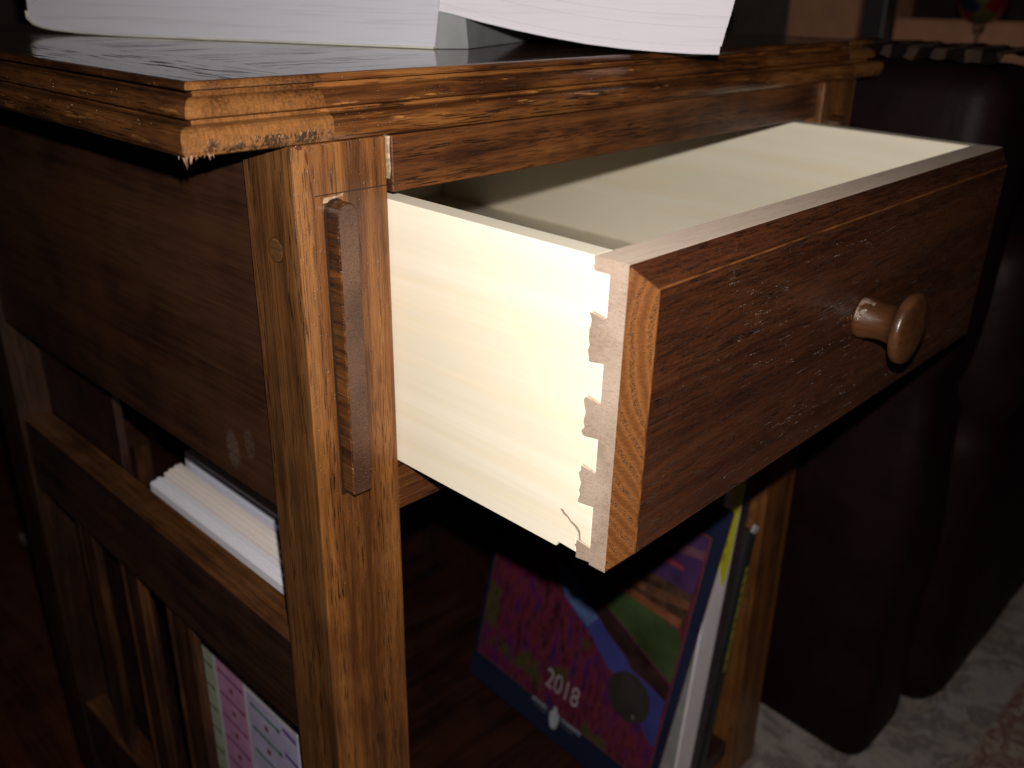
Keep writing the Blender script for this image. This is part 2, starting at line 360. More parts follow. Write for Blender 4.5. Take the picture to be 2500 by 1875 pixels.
# --- rails and aprons
def yawbox(x0, x1, y0a, y0b, th, z0, z1, bev):
    return prism([(x0, y0a, z0), (x1, y0b, z0), (x1, y0b + th, z0), (x0, y0a + th, z0)], (0, 0, z1 - z0), bev)
r = T.part('front_rail', yawbox(LW + 1.6, XR - .1, -1.6, 4.5, 18, -47.6, -24.5, .5), OAK_RAIL)
T.part('raw_edge', prism([(LW + .35, -.4, -24.8), (LW + 1.35, -.9, -24.6), (LW + .95, -.9, -31), (LW + 1.35, -.8, -38), (LW + .9, -.5, -42), (LW + .55, -.4, -33)], (0, 4, 0)), FILLER, r)
T.part('drawer_rail', box(LW + .1, XR - .1, 1.0, 20, -200.8, -178.6, .6), OAK_RAIL)
t2 = oak('oak_side_apron', 'y', (.024, .009, .0055), (.045, .0175, .0088), (.064, .0255, .0115), poreamt=.25, rough=.38, glint=.12, band=30, streak=.25)
def smudges(m):                                         # two dusty fingerprints near the front leg
    nt = m.node_tree; t = NT.__new__(NT); t.m = m; t.t = nt; t.n = nt.nodes; t.b = nt.nodes['Principled BSDF']
    tc = t.add('ShaderNodeTexCoord'); tot = None
    for (px, py, pz, r) in ((-.228, -.148, .476, .0078), (-.228, -.165, .485, .0062)):
        mp = t.add('ShaderNodeMapping'); t.put(mp.inputs[0], tc.outputs['Object']); mp.inputs['Location'].default_value = (-px*.2, -py, -pz*.62); mp.inputs['Scale'].default_value = (.2, 1, .62)
        ln = t.add('ShaderNodeVectorMath', operation='LENGTH'); t.put(ln.inputs[0], mp.outputs[0])
        k = t.step(ln.outputs['Value'], r, r*.55); tot = k if tot is None else t.math('MAXIMUM', tot, t.math('MULTIPLY', k, .55))
    tot = t.math('MULTIPLY', tot, t.step(t.noise(t.coords((1, 1, 1), False), 700, 4, .7), .3, .75))
    old = t.b.inputs['Base Color'].links[0].from_socket
    t.put(t.b.inputs['Base Color'], t.mix(t.math('MULTIPLY', tot, .38), old, (.24, .19, .17)))
smudges(t2)
T.part('side_apron', box(4.5, 22, LD + .1, YB - .1, -201.4, -24.5, .8), t2)
T.part('side_apron', box(XR + 22, XR + 41, LD + .1, YB - .1, -201.4, -24.5, .8), OAK_DARK)
T.part('back_apron', box(LW + .1, XR - .1, YB + 15, YB + 34, -201.4, -24.5, .8), OAK_DARKX)
# --- magazine rack sides: upper rail, slats, lower rail, inner panel
def slat_bm(x0, y0, w, mirror=1):
    # board with a bead run along its rear edge
    g = [(0, 0), (w*.72, 0), (w*.76, 2.6), (w*.88, 2.6), (w*.91, .2), (w, 0), (w, 7), (0, 7)]
    return prism([(x0 + (dx if mirror > 0 else -dx), y0 + dy, -606) for dy, dx in g], (0, 0, 606 - 338), .5)
for sx, xf, m in ((3, 23, 1), (XR + 22, XR + 42, -1)):
    for za, zb2 in ((-339.2, -280), (-624, -560)):
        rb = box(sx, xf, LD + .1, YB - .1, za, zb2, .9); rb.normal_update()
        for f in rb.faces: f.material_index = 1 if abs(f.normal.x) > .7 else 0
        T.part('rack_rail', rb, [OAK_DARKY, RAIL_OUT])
    for y0, w in ((173, 32), (246, 28), (323, 25)):
        T.part('slat', slat_bm(6.2 if m > 0 else XR + 38.8, y0, w, m), OAK_DARKZ)
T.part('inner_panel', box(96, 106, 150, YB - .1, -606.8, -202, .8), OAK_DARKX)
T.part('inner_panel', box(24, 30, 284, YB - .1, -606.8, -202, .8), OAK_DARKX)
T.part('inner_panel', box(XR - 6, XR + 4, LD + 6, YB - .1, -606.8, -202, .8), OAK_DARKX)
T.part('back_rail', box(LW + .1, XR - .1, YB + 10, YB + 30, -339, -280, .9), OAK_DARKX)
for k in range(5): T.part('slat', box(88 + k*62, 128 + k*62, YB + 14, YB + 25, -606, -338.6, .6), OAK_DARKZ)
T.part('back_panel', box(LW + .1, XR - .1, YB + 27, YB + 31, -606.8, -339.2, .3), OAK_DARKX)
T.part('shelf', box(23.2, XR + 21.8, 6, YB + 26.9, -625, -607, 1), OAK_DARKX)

# ---------------------------------------------------------------- drawer (slides out of the table, droops a little)
XD, ZT, ZB, YP, YQ, YF, DW, TS = 46.32, -50.98, -175.15, -107.87, -122.68, -130.13, 371.17, 10.9
BOTZ = 9
a_, b_ = math.radians(1.016), math.radians(.992)
class DrawerPart:
    def part(s, name, bm, mats, parent=None, smooth=False, label=None):
        for v in bm.verts: v.co = (v.co - Vector((XD, 0, ZB)))/1000
        return link(name, bm, mats, parent or s.o, smooth, label)
D = DrawerPart(); D.o = None
DEEP = 385
db = box(XD + TS - 2, XD + DW - TS + 2, YP + .2, DEEP - 6, ZB + BOTZ, ZB + BOTZ + 4, 0)
merge(db, box(XD + TS + .1, XD + DW - TS - .1, DEEP - 20, DEEP - 7, ZB + BOTZ + 4.2, ZT - 2, .5))
D.o = D.part('drawer', db, PINE_X, parent=T.o, label='pine drawer pulled open at a slight droop')
D.o.location = WP(XD, 0, ZB) - WP(*T.base); D.o.rotation_euler = (a_, 0, b_)

yt = YP - 7.0                                              # tails reach half-blind into the front
pins = [(ZT - 5.2, ZT + 9), (-90.5, -71.5), (-120.8, -104.3), (-150, -133.2), (ZB - 9, ZB + 8.5)]
def side(x0):
    o = [(YP - .0, ZT - 5.2)]
    pts = []
    y_back = DEEP
    pts += [(y_back, ZB), (y_back, ZT), (YP + .05, ZT)]
    for (lo, hi) in [(-71.5, ZT - 5.2), (-104.3, -90.5), (-133.2, -120.8), (ZB + 8.5, -150)]:   # tails from the top down
        pts += [(YP, hi - .4), (yt, hi + .9), (yt, lo - .9), (YP, lo + .4)]
    pts += [(YP, ZB + 2.0), (YP + 9, ZB + 2.4), (YP + 10.5, ZB)]
    return prism([(x0, y, z) for y, z in pts], (TS, 0, 0), .45)
D.part('side', side(XD), PINE)
D.part('side', side(XD + DW - TS), PINE)
BOTT = 0
# front: pale inner board, with the pins on both ends
fb = prism([(x, y, ZB - .1) for x, y in ((XD - .12, YQ), (XD + DW + .12, YQ), (XD + DW + .12, yt - .1), (XD + DW - TS - .6, yt - .1), (XD + DW - TS - .6, YP), (XD + TS + .6, YP), (XD + TS + .6, yt - .1), (XD - .12, yt - .1))], (0, 0, ZT - ZB + .22), 0)
for x0, x1 in ((XD - .12, XD + TS + .6), (XD + DW - TS - .6, XD + DW + .12)):
    for k, (lo, hi) in enumerate(pins):
        lo2, hi2 = max(lo, ZB - .1), min(hi, ZT + .12)
        pp = [(x0, yt - .08, lo2 + (1.1 if k else 0))]
        nn = 9
        for q_ in range(nn + 1):
            zq = lo2 + .2 + (hi2 - lo2 - .4)*q_/nn
            pp.append((x0, YP + random.uniform(-.45, .35) + (.9 if (k + q_) % 7 == 3 else 0), zq + random.uniform(-.15, .15)))
        pp.append((x0, yt - .08, hi2 - 1.1 if k else hi2))
        merge(fb, prism(pp, (x1 - x0, 0, 0), 0))
fb.normal_update()
for f in fb.faces: f.material_index = 1 if abs(f.normal.x) > .8 else 0
front = D.part('inner_front', fb, [MAPLE, MAPLE_END])
# applied oak front, bevelled all round
C = 8.55
ob = bmesh.new()
R0 = [(XD, ZB), (XD + DW, ZB), (XD + DW, ZT), (XD, ZT)]
va = [ob.verts.new((x, YQ - .05, z)) for x, z in R0]
R1 = [(XD + C, ZB + C), (XD + DW - C, ZB + C), (XD + DW - C, ZT - C), (XD + C, ZT - C)]
vb = [ob.verts.new((x, YF, z)) for x, z in R1]
ob.faces.new(va[::-1]); ob.faces.new(vb)
for i in range(4): ob.faces.new((va[i], va[(i+1) % 4], vb[(i+1) % 4], vb[i]))
bmesh.ops.recalc_face_normals(ob, faces=ob.faces)
for f in ob.faces: f.material_index = 1 if abs(f.normal.x) > .4 else 0
ed = [e for e in ob.edges if abs(e.verts[0].co.y - e.verts[1].co.y) < .01 and e.verts[0].co.y < YQ - 2]
up = [e for e in ed if min(e.verts[0].co.z, e.verts[1].co.z) > ZT - C - 1 or max(e.verts[0].co.x, e.verts[1].co.x) < XD + C + 1]
bmesh.ops.bevel(ob, geom=up, offset=.42, segments=3, profile=.6, affect='EDGES', material=2)
ed = [e for e in ob.edges if abs(e.verts[0].co.y - e.verts[1].co.y) > 3]
bmesh.ops.bevel(ob, geom=ed, offset=.35, segments=2, profile=.6, affect='EDGES', material=0)
D.part('bevelled_front', ob, [OAK_FRONT, END_FRONT, EDGE])
# knob
kc = (XD + DW/2, YF, (ZT + ZB)/2 + 1)
kb = lathe([(0, -.5), (10.2, -.5), (10.4, 2.2), (10.0, 4.5), (9.2, 8), (8.9, 11), (9.2, 14.5), (10.2, 17.5), (13, 19.6), (15.9, 20.6), (17.1, 21.6), (17.5, 23.2), (17.4, 24.6), (16.7, 25.6), (15.4, 26.2), (12.5, 26.8), (9, 27.3), (5, 27.6), (0, 27.7)], kc, (0, -1, 0), 40)
kn = D.part('knob', kb, KNOBM, smooth=True)
wp = [(10.35, .6), (10.46, 2.2), (10.06, 4.5), (9.7, 6.0), (9.32, 7.6)]
wq = []
for (r0, h0), (r1, h1) in zip(wp, wp[1:]):
    for q_ in range(5): wq.append((r0 + (r1 - r0)*q_/5, h0 + (h1 - h0)*q_/5))
worn = lathe(wq, kc, (0, -1, 0), 150)
from mathutils import noise as mnoise
dl = []
for f in worn.faces:
    m = f.calc_center_median(); k_ = mnoise.noise(m*.33)*.9 + mnoise.noise(m*1.1)*.55
    if m.x > kc[0] - 1.5 or m.z < kc[2] + 1 or k_ + (m.z - kc[2] - 5)*.09 - (YF - m.y - 3)*.10 < .05: dl.append(f)
bmesh.ops.delete(worn, geom=dl, context='FACES')
D.part('worn_patch', worn, plain('chipped_finish', (.15, .105, .08), .22, var=.7, scale=420, bump=.6, bscale=900), None, smooth=True)
dr = None
for (dx, dz, rr) in ((-22.5, 4.0, 1.5), (-14.0, 2.6, 2.0), (-31, 9, .8), (-9, -9, .9)):     # blobs of varnish beside the knob
    q = bmesh.new(); bmesh.ops.create_icosphere(q, subdivisions=3, radius=rr)
    for v in q.verts: v.co = Vector((kc[0] + dx + v.co.x*1.3, YF + v.co.y*.45, kc[2] + dz + v.co.z))
    dr = merge(dr, q)
D.part('varnish_drip', dr, plain('varnish_bead', (.05, .018, .008), .12), smooth=True)
# varnish ridges and nibs added to the drawer front to throw flash glints
VARN = plain('glint_ridge', (.03, .011, .005), .30, .9)
def bump_at(bm, P, L, wd, up, along, nrm):
    q = bmesh.new(); bmesh.ops.create_icosphere(q, subdivisions=2 if L > .6 else 1, radius=1)
    a = Vector(along).normalized(); n = Vector(nrm).normalized(); c = a.cross(n)
    for v in q.verts: v.co = Vector(P) + a*(v.co.x*L) + c*(v.co.y*wd) + n*(v.co.z*up)
    return merge(bm, q)
from mathutils import noise as mnoise
rd = None; cnt = 0; rs = random.Random(21)
while cnt < 170:
    x, z = rs.uniform(XD + C + 4, XD + DW - C - 20), rs.uniform(ZB + C + 3, ZT - C - 3)
    d = mnoise.noise(Vector((x*.011, 0, z*.035)) + Vector((3.1, 0, 7.7)))
    band = math.exp(-((x - 165 - (ZT - z)*.25)/75)**2)
    if rs.random() > band*(.35 + max(0, d)*2.2): continue
    n_ = 1 if rs.random() < .35 else rs.randint(3, 9)
    for k in range(n_):
        r_ = rs.uniform(.16, .42); rd = bump_at(rd, (x + k*rs.uniform(.6, 1.1), YF + .06, z + rs.uniform(-.15, .15)), r_*rs.uniform(1, 1.5), r_*.9, r_*1.1, (1, 0, 0), (0, -1, 0))
    cnt += 1
o_ = D.part('glint_ridge', rd, VARN, smooth=True); o_['kind'] = 'stuff'
nb_ = None
for i in range(90):
    u = rs.random(); z = rs.uniform(ZB + C + 1, ZT - C - 1)
    nb_ = bump_at(nb_, (XD + C*u, YQ + (YF - YQ)*u, z), .3, .16, .3, (.2, 0, 1), (-.66, -.75, 0))
o_ = D.part('glint_nib', nb_, plain('glint_nib', (.2, .08, .025), .28, .9), smooth=True); o_['kind'] = 'stuff'
# chipped splinter on the dovetail
ck = [(9, 18.6), (7.4, 17.0), (5.2, 16.3), (3.2, 14.6), (1.2, 13.9), (-.8, 12.0), (-1.6, 8.6), (-2.1, 8.8), (-1.7, 12.9), (-.4, 14.2), (1.6, 15.1), (3.0, 15.4), (4.8, 17.0), (6.6, 17.8), (7.6, 18.7)]
D.part('chip', prism([(XD - .2, YP + a, ZB + b_2) for a, b_2 in ck], (.6, 0, 0)), MAPLE_END)

# nibs added on the mouldings, legs and keys to sparkle in the flash
nb_ = None
for i in range(300):
    w = rs.random()
    if w < .45: k = rs.choice([3, 10, 12, 14, 16, 24, 25, 26, 27]); e, z = PROF[k]; P_ = (rs.uniform(-38, 440) if rs.random() < .5 else rs.uniform(-36, 60), YA - e, z); n_ = (0, -1, .2)
    elif w < .65: k = rs.choice([3, 10, 12, 14, 16, 24, 25, 26, 27]); e, z = PROF[k]; P_ = (XA - e, rs.uniform(5, 200), z); n_ = (-1, 0, .2)
    elif w < .82: P_ = (rs.choice([14.2, 20.3, 23.4]) if rs.random() < .4 else rs.uniform(14.5, 23.3), -7.8, rs.uniform(-172, -54)); n_ = (0, -1, 0)
    else: P_ = (rs.uniform(1, 44), 0, rs.uniform(-330, -28)); n_ = (0, -1, 0)
    if w >= .82 and 12 < P_[0] < 25 and P_[2] > -182: continue
    r_ = rs.uniform(.16, .36); nb_ = bump_at(nb_, P_, r_*rs.uniform(1, 1.8), r_, r_, (0, 0, 1) if w > .65 else (n_[1], n_[0], 0), n_)
o_ = T.part('glint_nib', nb_, plain('glint_nib_table', (.09, .033, .01), .28, .9), smooth=True); o_['kind'] = 'stuff'
# a run of thick varnish at the top of the near leg
q_ = bump_at(None, (3.2, -.1, -25.0), 1.7, 1.0, .5, (1, 0, -.4), (0, -1, 0)); q_ = bump_at(q_, (6.4, -.1, -29), 3.2, .45, .35, (.12, 0, -1), (0, -1, 0)); q_ = bump_at(q_, (7.8, -.05, -42), 9, .3, .22, (.1, 0, -1), (0, -1, 0))
T.part('varnish_run', q_, plain('varnish_run', (.075, .022, .012), .2), smooth=True)

# ---------------------------------------------------------------- open book on the table top
PG = paper('page_edges', (.52, .51, .57), 'z', .38, 900, (.38, .37, .41))
PG2 = paper('page_edges_right', (.60, .565, .62), 'z', .25, 800, (.44, .41, .45))
COVER = plain('book_cover', (.55, .53, .46), .5)
GREYC = plain('book_spine_paper', (.17, .175, .18), .6)
P0 = Vector((150.4, 90.8, 0))
B = Thing('open_book', 'thick open book lying spine up with pale page edges on table top', 'book', (150, 180, 0))
dL = Vector((-.40, .917, 0)).normalized(); nL = Vector((.917, .40, 0))
dR = Vector((.60, -.80, 0)); nR = Vector((.80, .60, 0))
Z0 = .75
botL = [(0, 0), (60, 0), (140, 0), (205, .0), (240, .6), (262, 1.9), (272, 3.2), (278.5, 5.0), (281.8, 8.2), (282, 12)]
def blockL(lo, hi, off):
    # slab of pages between offsets lo..hi above the bottom curve
    a = [P0 + dL*(s if s > 1 else -lo*.14) + Vector((0, 0, Z0 + z + lo*(1 if s < 275 else .7))) for s, z in botL]
    c = [P0 + dL*((s if s > 1 else -hi*.14) - (0 if s < 270 else off)) + Vector((0, 0, Z0 + z + hi*(1 if s < 275 else .7))) for s, z in botL]
    return prism([p + nL*off*.3 for p in a + c[::-1]], nL*205)
pb = None; z = .9
for k in range(3):
    hgt = (16.4, 9.5, 14)[k]; pb = merge(pb, blockL(z, z + hgt - .04, random.uniform(0, 1.2))); z += hgt
B.part('page_block', pb, PG)
cvb = [P0 + dL*(s + (1 if s > 280 else 0)) + Vector((0, 0, Z0 + zz - (.0))) for s, zz in botL]
cvt = [p + Vector((0, 0, .85)) for p in cvb]
B.part('cover', prism([p - nL*1.2 for p in cvb + cvt[::-1]], nL*208), COVER)
botR = [(0.5, 20.5), (3.5, 19.4), (11, 17.9), (25, 14.6), (41.8, 11.2), (60, 8.0), (81, 4.9), (100, 3.0), (116, 2.0), (134, 1.3), (149.4, 1.2)]
def blockR(lo, hi, off):
    a = [P0 + dR*(s + lo*.21*(s/149)) + Vector((0, 0, zz + lo)) for s, zz in botR]
    c = [P0 + dR*(s + hi*.21*(s/149) - (off if s > 140 else 0)) + Vector((0, 0, zz + hi)) for s, zz in botR]
    return prism([p + nR*off*.3 for p in a + c[::-1]], nR*200)
pb = None; z = .4
for k in range(5):
    hgt = (3.6, 9.0, 5.3, 12, 9)[k]; pb = merge(pb, blockR(z, z + hgt - .05, random.uniform(0, .7))); z += hgt
B.part('page_block', pb, PG2)
cv = [P0 + dR*s + Vector((0, 0, zz)) for s, zz in botR]
B.part('cover', prism([p - nR*.6 for p in cv + [p + Vector((0, 0, .38)) for p in cv[::-1]]], nR*203), PG2)
q0 = P0 + nL*2
B.part('spine', prism([q0 + dL*-.8 + Vector((0, 0, Z0)), q0 - dL*15 + nL*9 + Vector((0, 0, Z0)), q0 - dL*14 + nL*7 + Vector((0, 0, 20)), q0 - dL*4.6 + Vector((0, 0, 32))], nL*150 + Vector((0, 0, .1))), GREYC)

# ---------------------------------------------------------------- catalogues standing in the rack
MAGS = [((28.2, 39.6), 257, -281.2, 'white catalogue standing in the rack against the outer rail', (.72, .70, .80), (1.5, 5.2, 8.6)),
        ((40.3, 53.2), 262, -279.8, 'cream thick catalogue second in the rack from the outer rail', (.76, .68, .64), (4, 7.5)),
        ((53.8, 59.2), 271, -284.2, 'thin pinkish grey catalogue between thicker white ones in the rack', (.60, .52, .56), (2.4,)),
        ((60.0, 63.4), 262, -282.0, 'narrow bluish white folder third from the inner panel of rack', (.62, .64, .74), ()),
        ((64.0, 84.0), 274, -278.6, 'wide white binder nearest the inner panel of the rack', (.74, .71, .80), (6, 11.5))]
for (xr, yf, zt, lab, col, cuts) in MAGS:
    m = Thing('catalogue', lab, 'catalogue', ((xr[0] + xr[1])/2, 150, -606.9), 'catalogues standing in the magazine rack')
    pm = paper('catalogue_pages', tuple(min(.86, c*1.13) for c in col), 'x', .22, 500, tuple(c*.78 for c in col))
    edges = [xr[0]] + [xr[0] + c for c in cuts] + [xr[1]]
    for i in range(len(edges) - 1):
        d1, d2 = random.uniform(-1.2, 1.2), random.uniform(-5, 2)
        m.part('page_block' if i else 'cover_board', box(edges[i] + .06, edges[i+1] - .06, (52 + (edges[i] - 28)*1.35) + random.uniform(-2, 2), yf + d2, -606.9, zt + d1, .5), pm)
# printed brochure in front of them
BR = Thing('brochure', 'brochure with green pink and lilac printed columns behind rack slats', 'brochure', (27, 150, -606.9))
xb = 26.0
pts = [(xb, 86, -606.9), (xb, 250, -606.9), (xb, 250, -384), (xb, 91, -384), (xb, 88.5, -385), (xb, 86.6, -387), (xb, 86, -390)]
BR.part('sheet', prism(pts, (1.2, 0, 0)), plain('brochure_paper', (.62, .58, .62), .45))
def strip(y0, y1, z0, z1, dx, slant=0):
    return prism([(xb - dx, y0, z0), (xb - dx, y1, z0 + slant), (xb - dx, y1, z1 + slant), (xb - dx, y0, z1)], (dx - .02, 0, 0))
for nm, y0, y1, colr in (('printed_column', 189, 232, (.42, .46, .36)), ('printed_column', 149, 185.3, (.56, .27, .44)), ('printed_column', 87, 145.3, (.47, .43, .62))):
    zt_ = -384.5 if y0 > 90 else -392
    c = BR.part(nm, strip(y0, y1, -600, zt_, .05), plain('print_' + nm, colr, .45))
    ink = {189: (.16, .15, .05), 149: (.26, .06, .17), 87: (.06, .17, .09)}[y0]
    inkm = plain('ink', ink, .45, var=.3, scale=200)
    bm_ = None; dots = None; z = -398.0 if y0 == 149 else -401.0
    while z > -560:
        a, e = (y0 + 3, y1 - 2.5) if y0 != 87 else (107, 141)
        bm_ = merge(bm_, strip(a, e, z - 1.1, z + 1.1, .09, 1.2))
        bm_ = merge(bm_, strip(a - .6, a + 4, z - 1.9, z + 1.5, .11, .2)); bm_ = merge(bm_, strip(e - 4, e + .6, z + .1, z + 2.6, .11, .2))
        dots = merge(dots, strip((a + e)/2 - 2.6, (a + e)/2 + 2, z - 11, z - 6.5, .1))
        z -= 19.5
    BR.part('text_line', bm_, inkm, c); BR.part('printed_dot', dots, plain('ink_brown', (.22, .08, .06), .45), c)
    if y0 == 87:
        bm_ = None
        for z in (-396, -416, -436, -456): bm_ = merge(bm_, strip(88, 103, z - 3.3, z, .1, 2.0))
        BR.part('text_line', bm_, plain('ink_violet', (.13, .075, .30), .45), c)

# ---------------------------------------------------------------- calendar leaning on the shelf
th = math.atan(.15); al = math.radians(4.7)
Yv = Vector((0, 1, 0)); Vv = Vector((math.sin(th), 0, math.cos(th)))
Uc = -(math.cos(al)*Yv + math.sin(al)*Vv); Vc = math.cos(al)*Vv - math.sin(al)*Yv; Nc = Uc.cross(Vc)   # reading right, up, towards the viewer
if Nc.x > 0: Nc = -Nc
OC = Vector((298.94, 226.4, -589.4))
CAL = Thing('wall_calendar', 'dark blue 2018 calendar with flower field photo leaning below drawer', 'calendar', tuple(OC + Uc*218))
def cp(u, v, n=0): return OC + Uc*u + Vc*v + Nc*n
def flat(poly, n, th_=.05): return prism([cp(u, v, n) for u, v in poly], -Nc*th_)
cover = CAL.part('cover', prism([cp(0, 0), cp(218, 0), cp(218, 292), cp(0, 292)], -Nc*.8), plain('cover_navy', (.012, .016, .042), .35, var=.3, scale=8))
CAL.part('page_block', prism([cp(1, 1, -.9), cp(217.2, 1, -.9), cp(217.2, 290, -.9), cp(1, 290, -.9)], -Nc*1.3), paper('calendar_pages', (.40, .33, .30), 'x', .6, 900, (.08, .06, .06)))
CAL.part('back_board', prism([cp(0, 0, -2.3), cp(218, 0, -2.3), cp(218, 290, -2.3), cp(0, 290, -2.3)], -Nc*.7), plain('backing_board', (.06, .02, .02), .5))
# flower field print: streaks running up towards the horizon
t = NT('print_flowers')
tc = t.add('ShaderNodeTexCoord'); mp = t.add('ShaderNodeMapping'); t.put(mp.inputs[0], tc.outputs['Object']); mp.inputs['Rotation'].default_value = (math.radians(-28), 0, 0); mp.inputs['Scale'].default_value = (1, 1, .22)
n = t.noise(mp.outputs[0], 110, 4, .65)
c = t.ramp(n, [(.32, (0.033, 0.0072, 0.015)), (.43, (0.096, 0.012, 0.036)), (.5, (0.132, 0.021, 0.03)), (.56, (0.102, 0.012, 0.06)), (.66, (0.042, 0.012, 0.078))])
v0 = t.coords((1, 1, 1), False)
c = t.mix(t.step(t.noise(v0, 22, 2), .56, .68), c, (0.06, 0.051, 0.018))
c = t.mix(t.math('MULTIPLY', t.step(t.noise(mp.outputs[0], 300, 3), .56, .66), .7), c, (0.012, 0.006, 0.009))
FL = t.out(c, .4)
ph = CAL.part('photo_print', flat([(5.3, 29.3), (212, 57), (204.5, 262), (5, 262)] if False else [(5.3, 29.3), (211.5, 29.3), (207, 263), (5.3, 263)], .08), FL, cover)
def P(name, poly, n, col, var=.25, scale=50, mat=None): CAL.part(name, flat(poly, n), mat or plain('print_' + name, col, .4, var=var, scale=scale), cover)
P('print_border', [(4.2, 28.2), (212.4, 28.2), (208, 264.2), (4.2, 264.2)], .05, (0.132, 0.042, 0.042))
P('river_print', [(70, 170), (95, 172), (116, 153), (139, 137), (163, 126), (171, 119), (192, 116), (207.5, 112), (209.5, 66), (202, 68), (192, 78), (190, 100), (178, 104), (150, 105.5), (136, 116), (125.5, 124), (108, 133), (89.7, 142), (80, 154)], .14, (0.042, 0.045, 0.198), .35, 14)
P('river_highlight', [(72, 168), (94, 170), (115, 152), (128, 143), (120, 130), (108, 135), (91, 143), (82, 154)], .17, (0.102, 0.156, 0.336), .3, 40)
P('bank_print', [(95, 172), (122, 163), (160, 147), (208.3, 127), (207.8, 112.6), (192, 117), (171, 119.5), (163, 126.5), (139, 137.5), (116, 153.5)], .19, (0.03, 0.0132, 0.012), .6, 60)
P('meadow_print', [(118, 165), (138, 183), (170, 180), (203, 177), (207.4, 169), (208.3, 130), (190, 136), (160, 149)], .21, (0.039, 0.063, 0.021), .45, 26)
P('upper_field_print', [(95, 174), (118, 166), (138, 184), (205.8, 182), (205.6, 215), (150, 212), (120, 200)], .16, (0.06, 0.03, 0.018), .7, 90)
P('field_stripe', [(139, 180), (170, 179.5), (202, 178.8), (202.3, 187.4), (170, 187), (143, 187.3)], .23, (0.18, 0.06, 0.03), .4, 70)
P('field_stripe', [(147, 191), (176, 192), (205, 198), (205.6, 206), (176, 201), (150, 197)], .23, (0.126, 0.051, 0.027), .4, 70)
P('sky_print', [(120, 200), (150, 210), (205.4, 212), (206.4, 262.6), (100, 262.6)], .18, (.05, .02, .072), .5, 40)
P('cloud_stripe', [(168, 238), (190, 240), (206, 244), (206, 251), (188, 248), (170, 243)], .2, (0.12, 0.048, 0.078), .4, 50)
P('cloud_stripe', [(172, 227), (182, 226), (193, 227), (191, 230.5), (178, 230)], .2, (0.198, 0.024, 0.036), .3, 50)
P('round_sticker', [(175.2 + 21.8*math.cos(2*math.pi*i/40), 93.5 + 22.6*math.sin(2*math.pi*i/40)) for i in range(40)], .3, (0.033, 0.027, 0.0252), .3, 40)
P('sticker_mark', [(184 + 1.8*math.cos(2*math.pi*i/10), 79 + 2.6*math.sin(2*math.pi*i/10)) for i in range(10)], .36, (0.096, 0.09, 0.084))
# the year
cu = bpy.data.curves.new('year', 'FONT'); cu.body = '2018'; cu.size = 1; cu.extrude = 0; cu.offset = -0.004
tmp = bpy.data.objects.new('year', cu); COL.objects.link(tmp); bpy.context.view_layer.update()
dg = bpy.context.evaluated_depsgraph_get(); tm = bpy.data.meshes.new_from_object(tmp.evaluated_get(dg)); bpy.data.objects.remove(tmp)
yb = bmesh.new(); yb.from_mesh(tm)
xs = [v.co.x for v in yb.verts]; ys = [v.co.y for v in yb.verts]; x0, x1, y0, y1 = min(xs), max(xs), min(ys), max(ys)
for v in yb.verts: v.co = cp(90.5 + (v.co.x - x0)/(x1 - x0)*38.5, 47.8 + (v.co.y - y0)/(y1 - y0)*19.5, .3)
CAL.part('year_lettering', yb, plain('print_white', (.36, .29, .33), .5), cover)
# emblem in the lower margin: a knobbed crest between two short words too blurred to read
WHT = plain('print_emblem', (.36, .37, .42), .5, var=.35, scale=400)
crest = [(102.8, 20), (102.6, 26.5), (105.2, 27.8), (105.4, 32), (107.2, 34.6), (109.6, 33.4), (110.6, 29.4), (113.4, 28), (114.0, 21), (112.6, 13.5), (109.2, 10.2), (105.4, 12.6)]
CAL.part('crest_print', flat(crest, .12), WHT, cover)
lm_ = None
for u0, u1 in ((80.4, 99.8), (116.4, 139.6)):
    u = u0
    while u < u1 - 1:
        w = random.uniform(1.0, 1.9); hh = random.uniform(3.4, 4.6)
        for du, dw in ((0, .62), (w*.72, .55)):
            lm_ = merge(lm_, flat([(u + du, 24.2), (u + du + dw, 24.2), (u + du + dw, 24.2 + hh), (u + du, 24.2 + hh)], .12))
        if random.random() < .5: lm_ = merge(lm_, flat([(u, 25.4 + random.random()*2), (u + w, 25.4 + random.random()*2), (u + w, 26.6), (u, 26.4)], .13))
        u += w + 1.25
CAL.part('small_lettering', lm_, WHT, cover)
lm_ = None
for u0, u1 in ((84, 99), (117, 132)):
    u = u0
    while u < u1: lm_ = merge(lm_, flat([(u, 20.4), (u + .7, 20.4), (u + .7, 22), (u, 22)], .12)); u += 1.3
CAL.part('small_lettering', lm_, plain('print_grey', (.12, .12, .15), .5), cover)

# ---------------------------------------------------------------- books leaning beside the calendar
def leaning(name, lab, cat, xb0, xb1, xt0, xt1, zb_, zt_, y0, y1):
    t_ = Thing(name, lab, cat, ((xb0 + xb1)/2, (y0 + y1)/2, zb_))
    def at(f, g): # f across 0..1, g up 0..1
        return (xb0 + (xb1 - xb0)*f)*(1 - g) + (xt0 + (xt1 - xt0)*f)*g
    def slab(f0, f1, ya, yb2, g0=0, g1=1):
        z0, z1 = zb_ + (zt_ - zb_)*g0, zb_ + (zt_ - zb_)*g1
        return prism([(at(f0, g0), ya, z0), (at(f1, g0), ya, z0), (at(f1, g1), ya, z1), (at(f0, g1), ya, z1)], (0, yb2 - ya, 0), .4)
    return t_, slab, at
wb, slab, at = leaning('ring_binder', 'white spined binder with yellow sticker leaning beside the calendar', 'binder', 320.5, 347, 359, 390, -606.9, -268, 1.5, 222)
wb.part('spine', slab(.06, 1, 1.5, 4), plain('binder_white', (.86, .77, .82), .45, var=.06))
wb.part('cover_board', slab(0, .05, 2.5, 222), plain('binder_grey', (.26, .25, .25), .5))
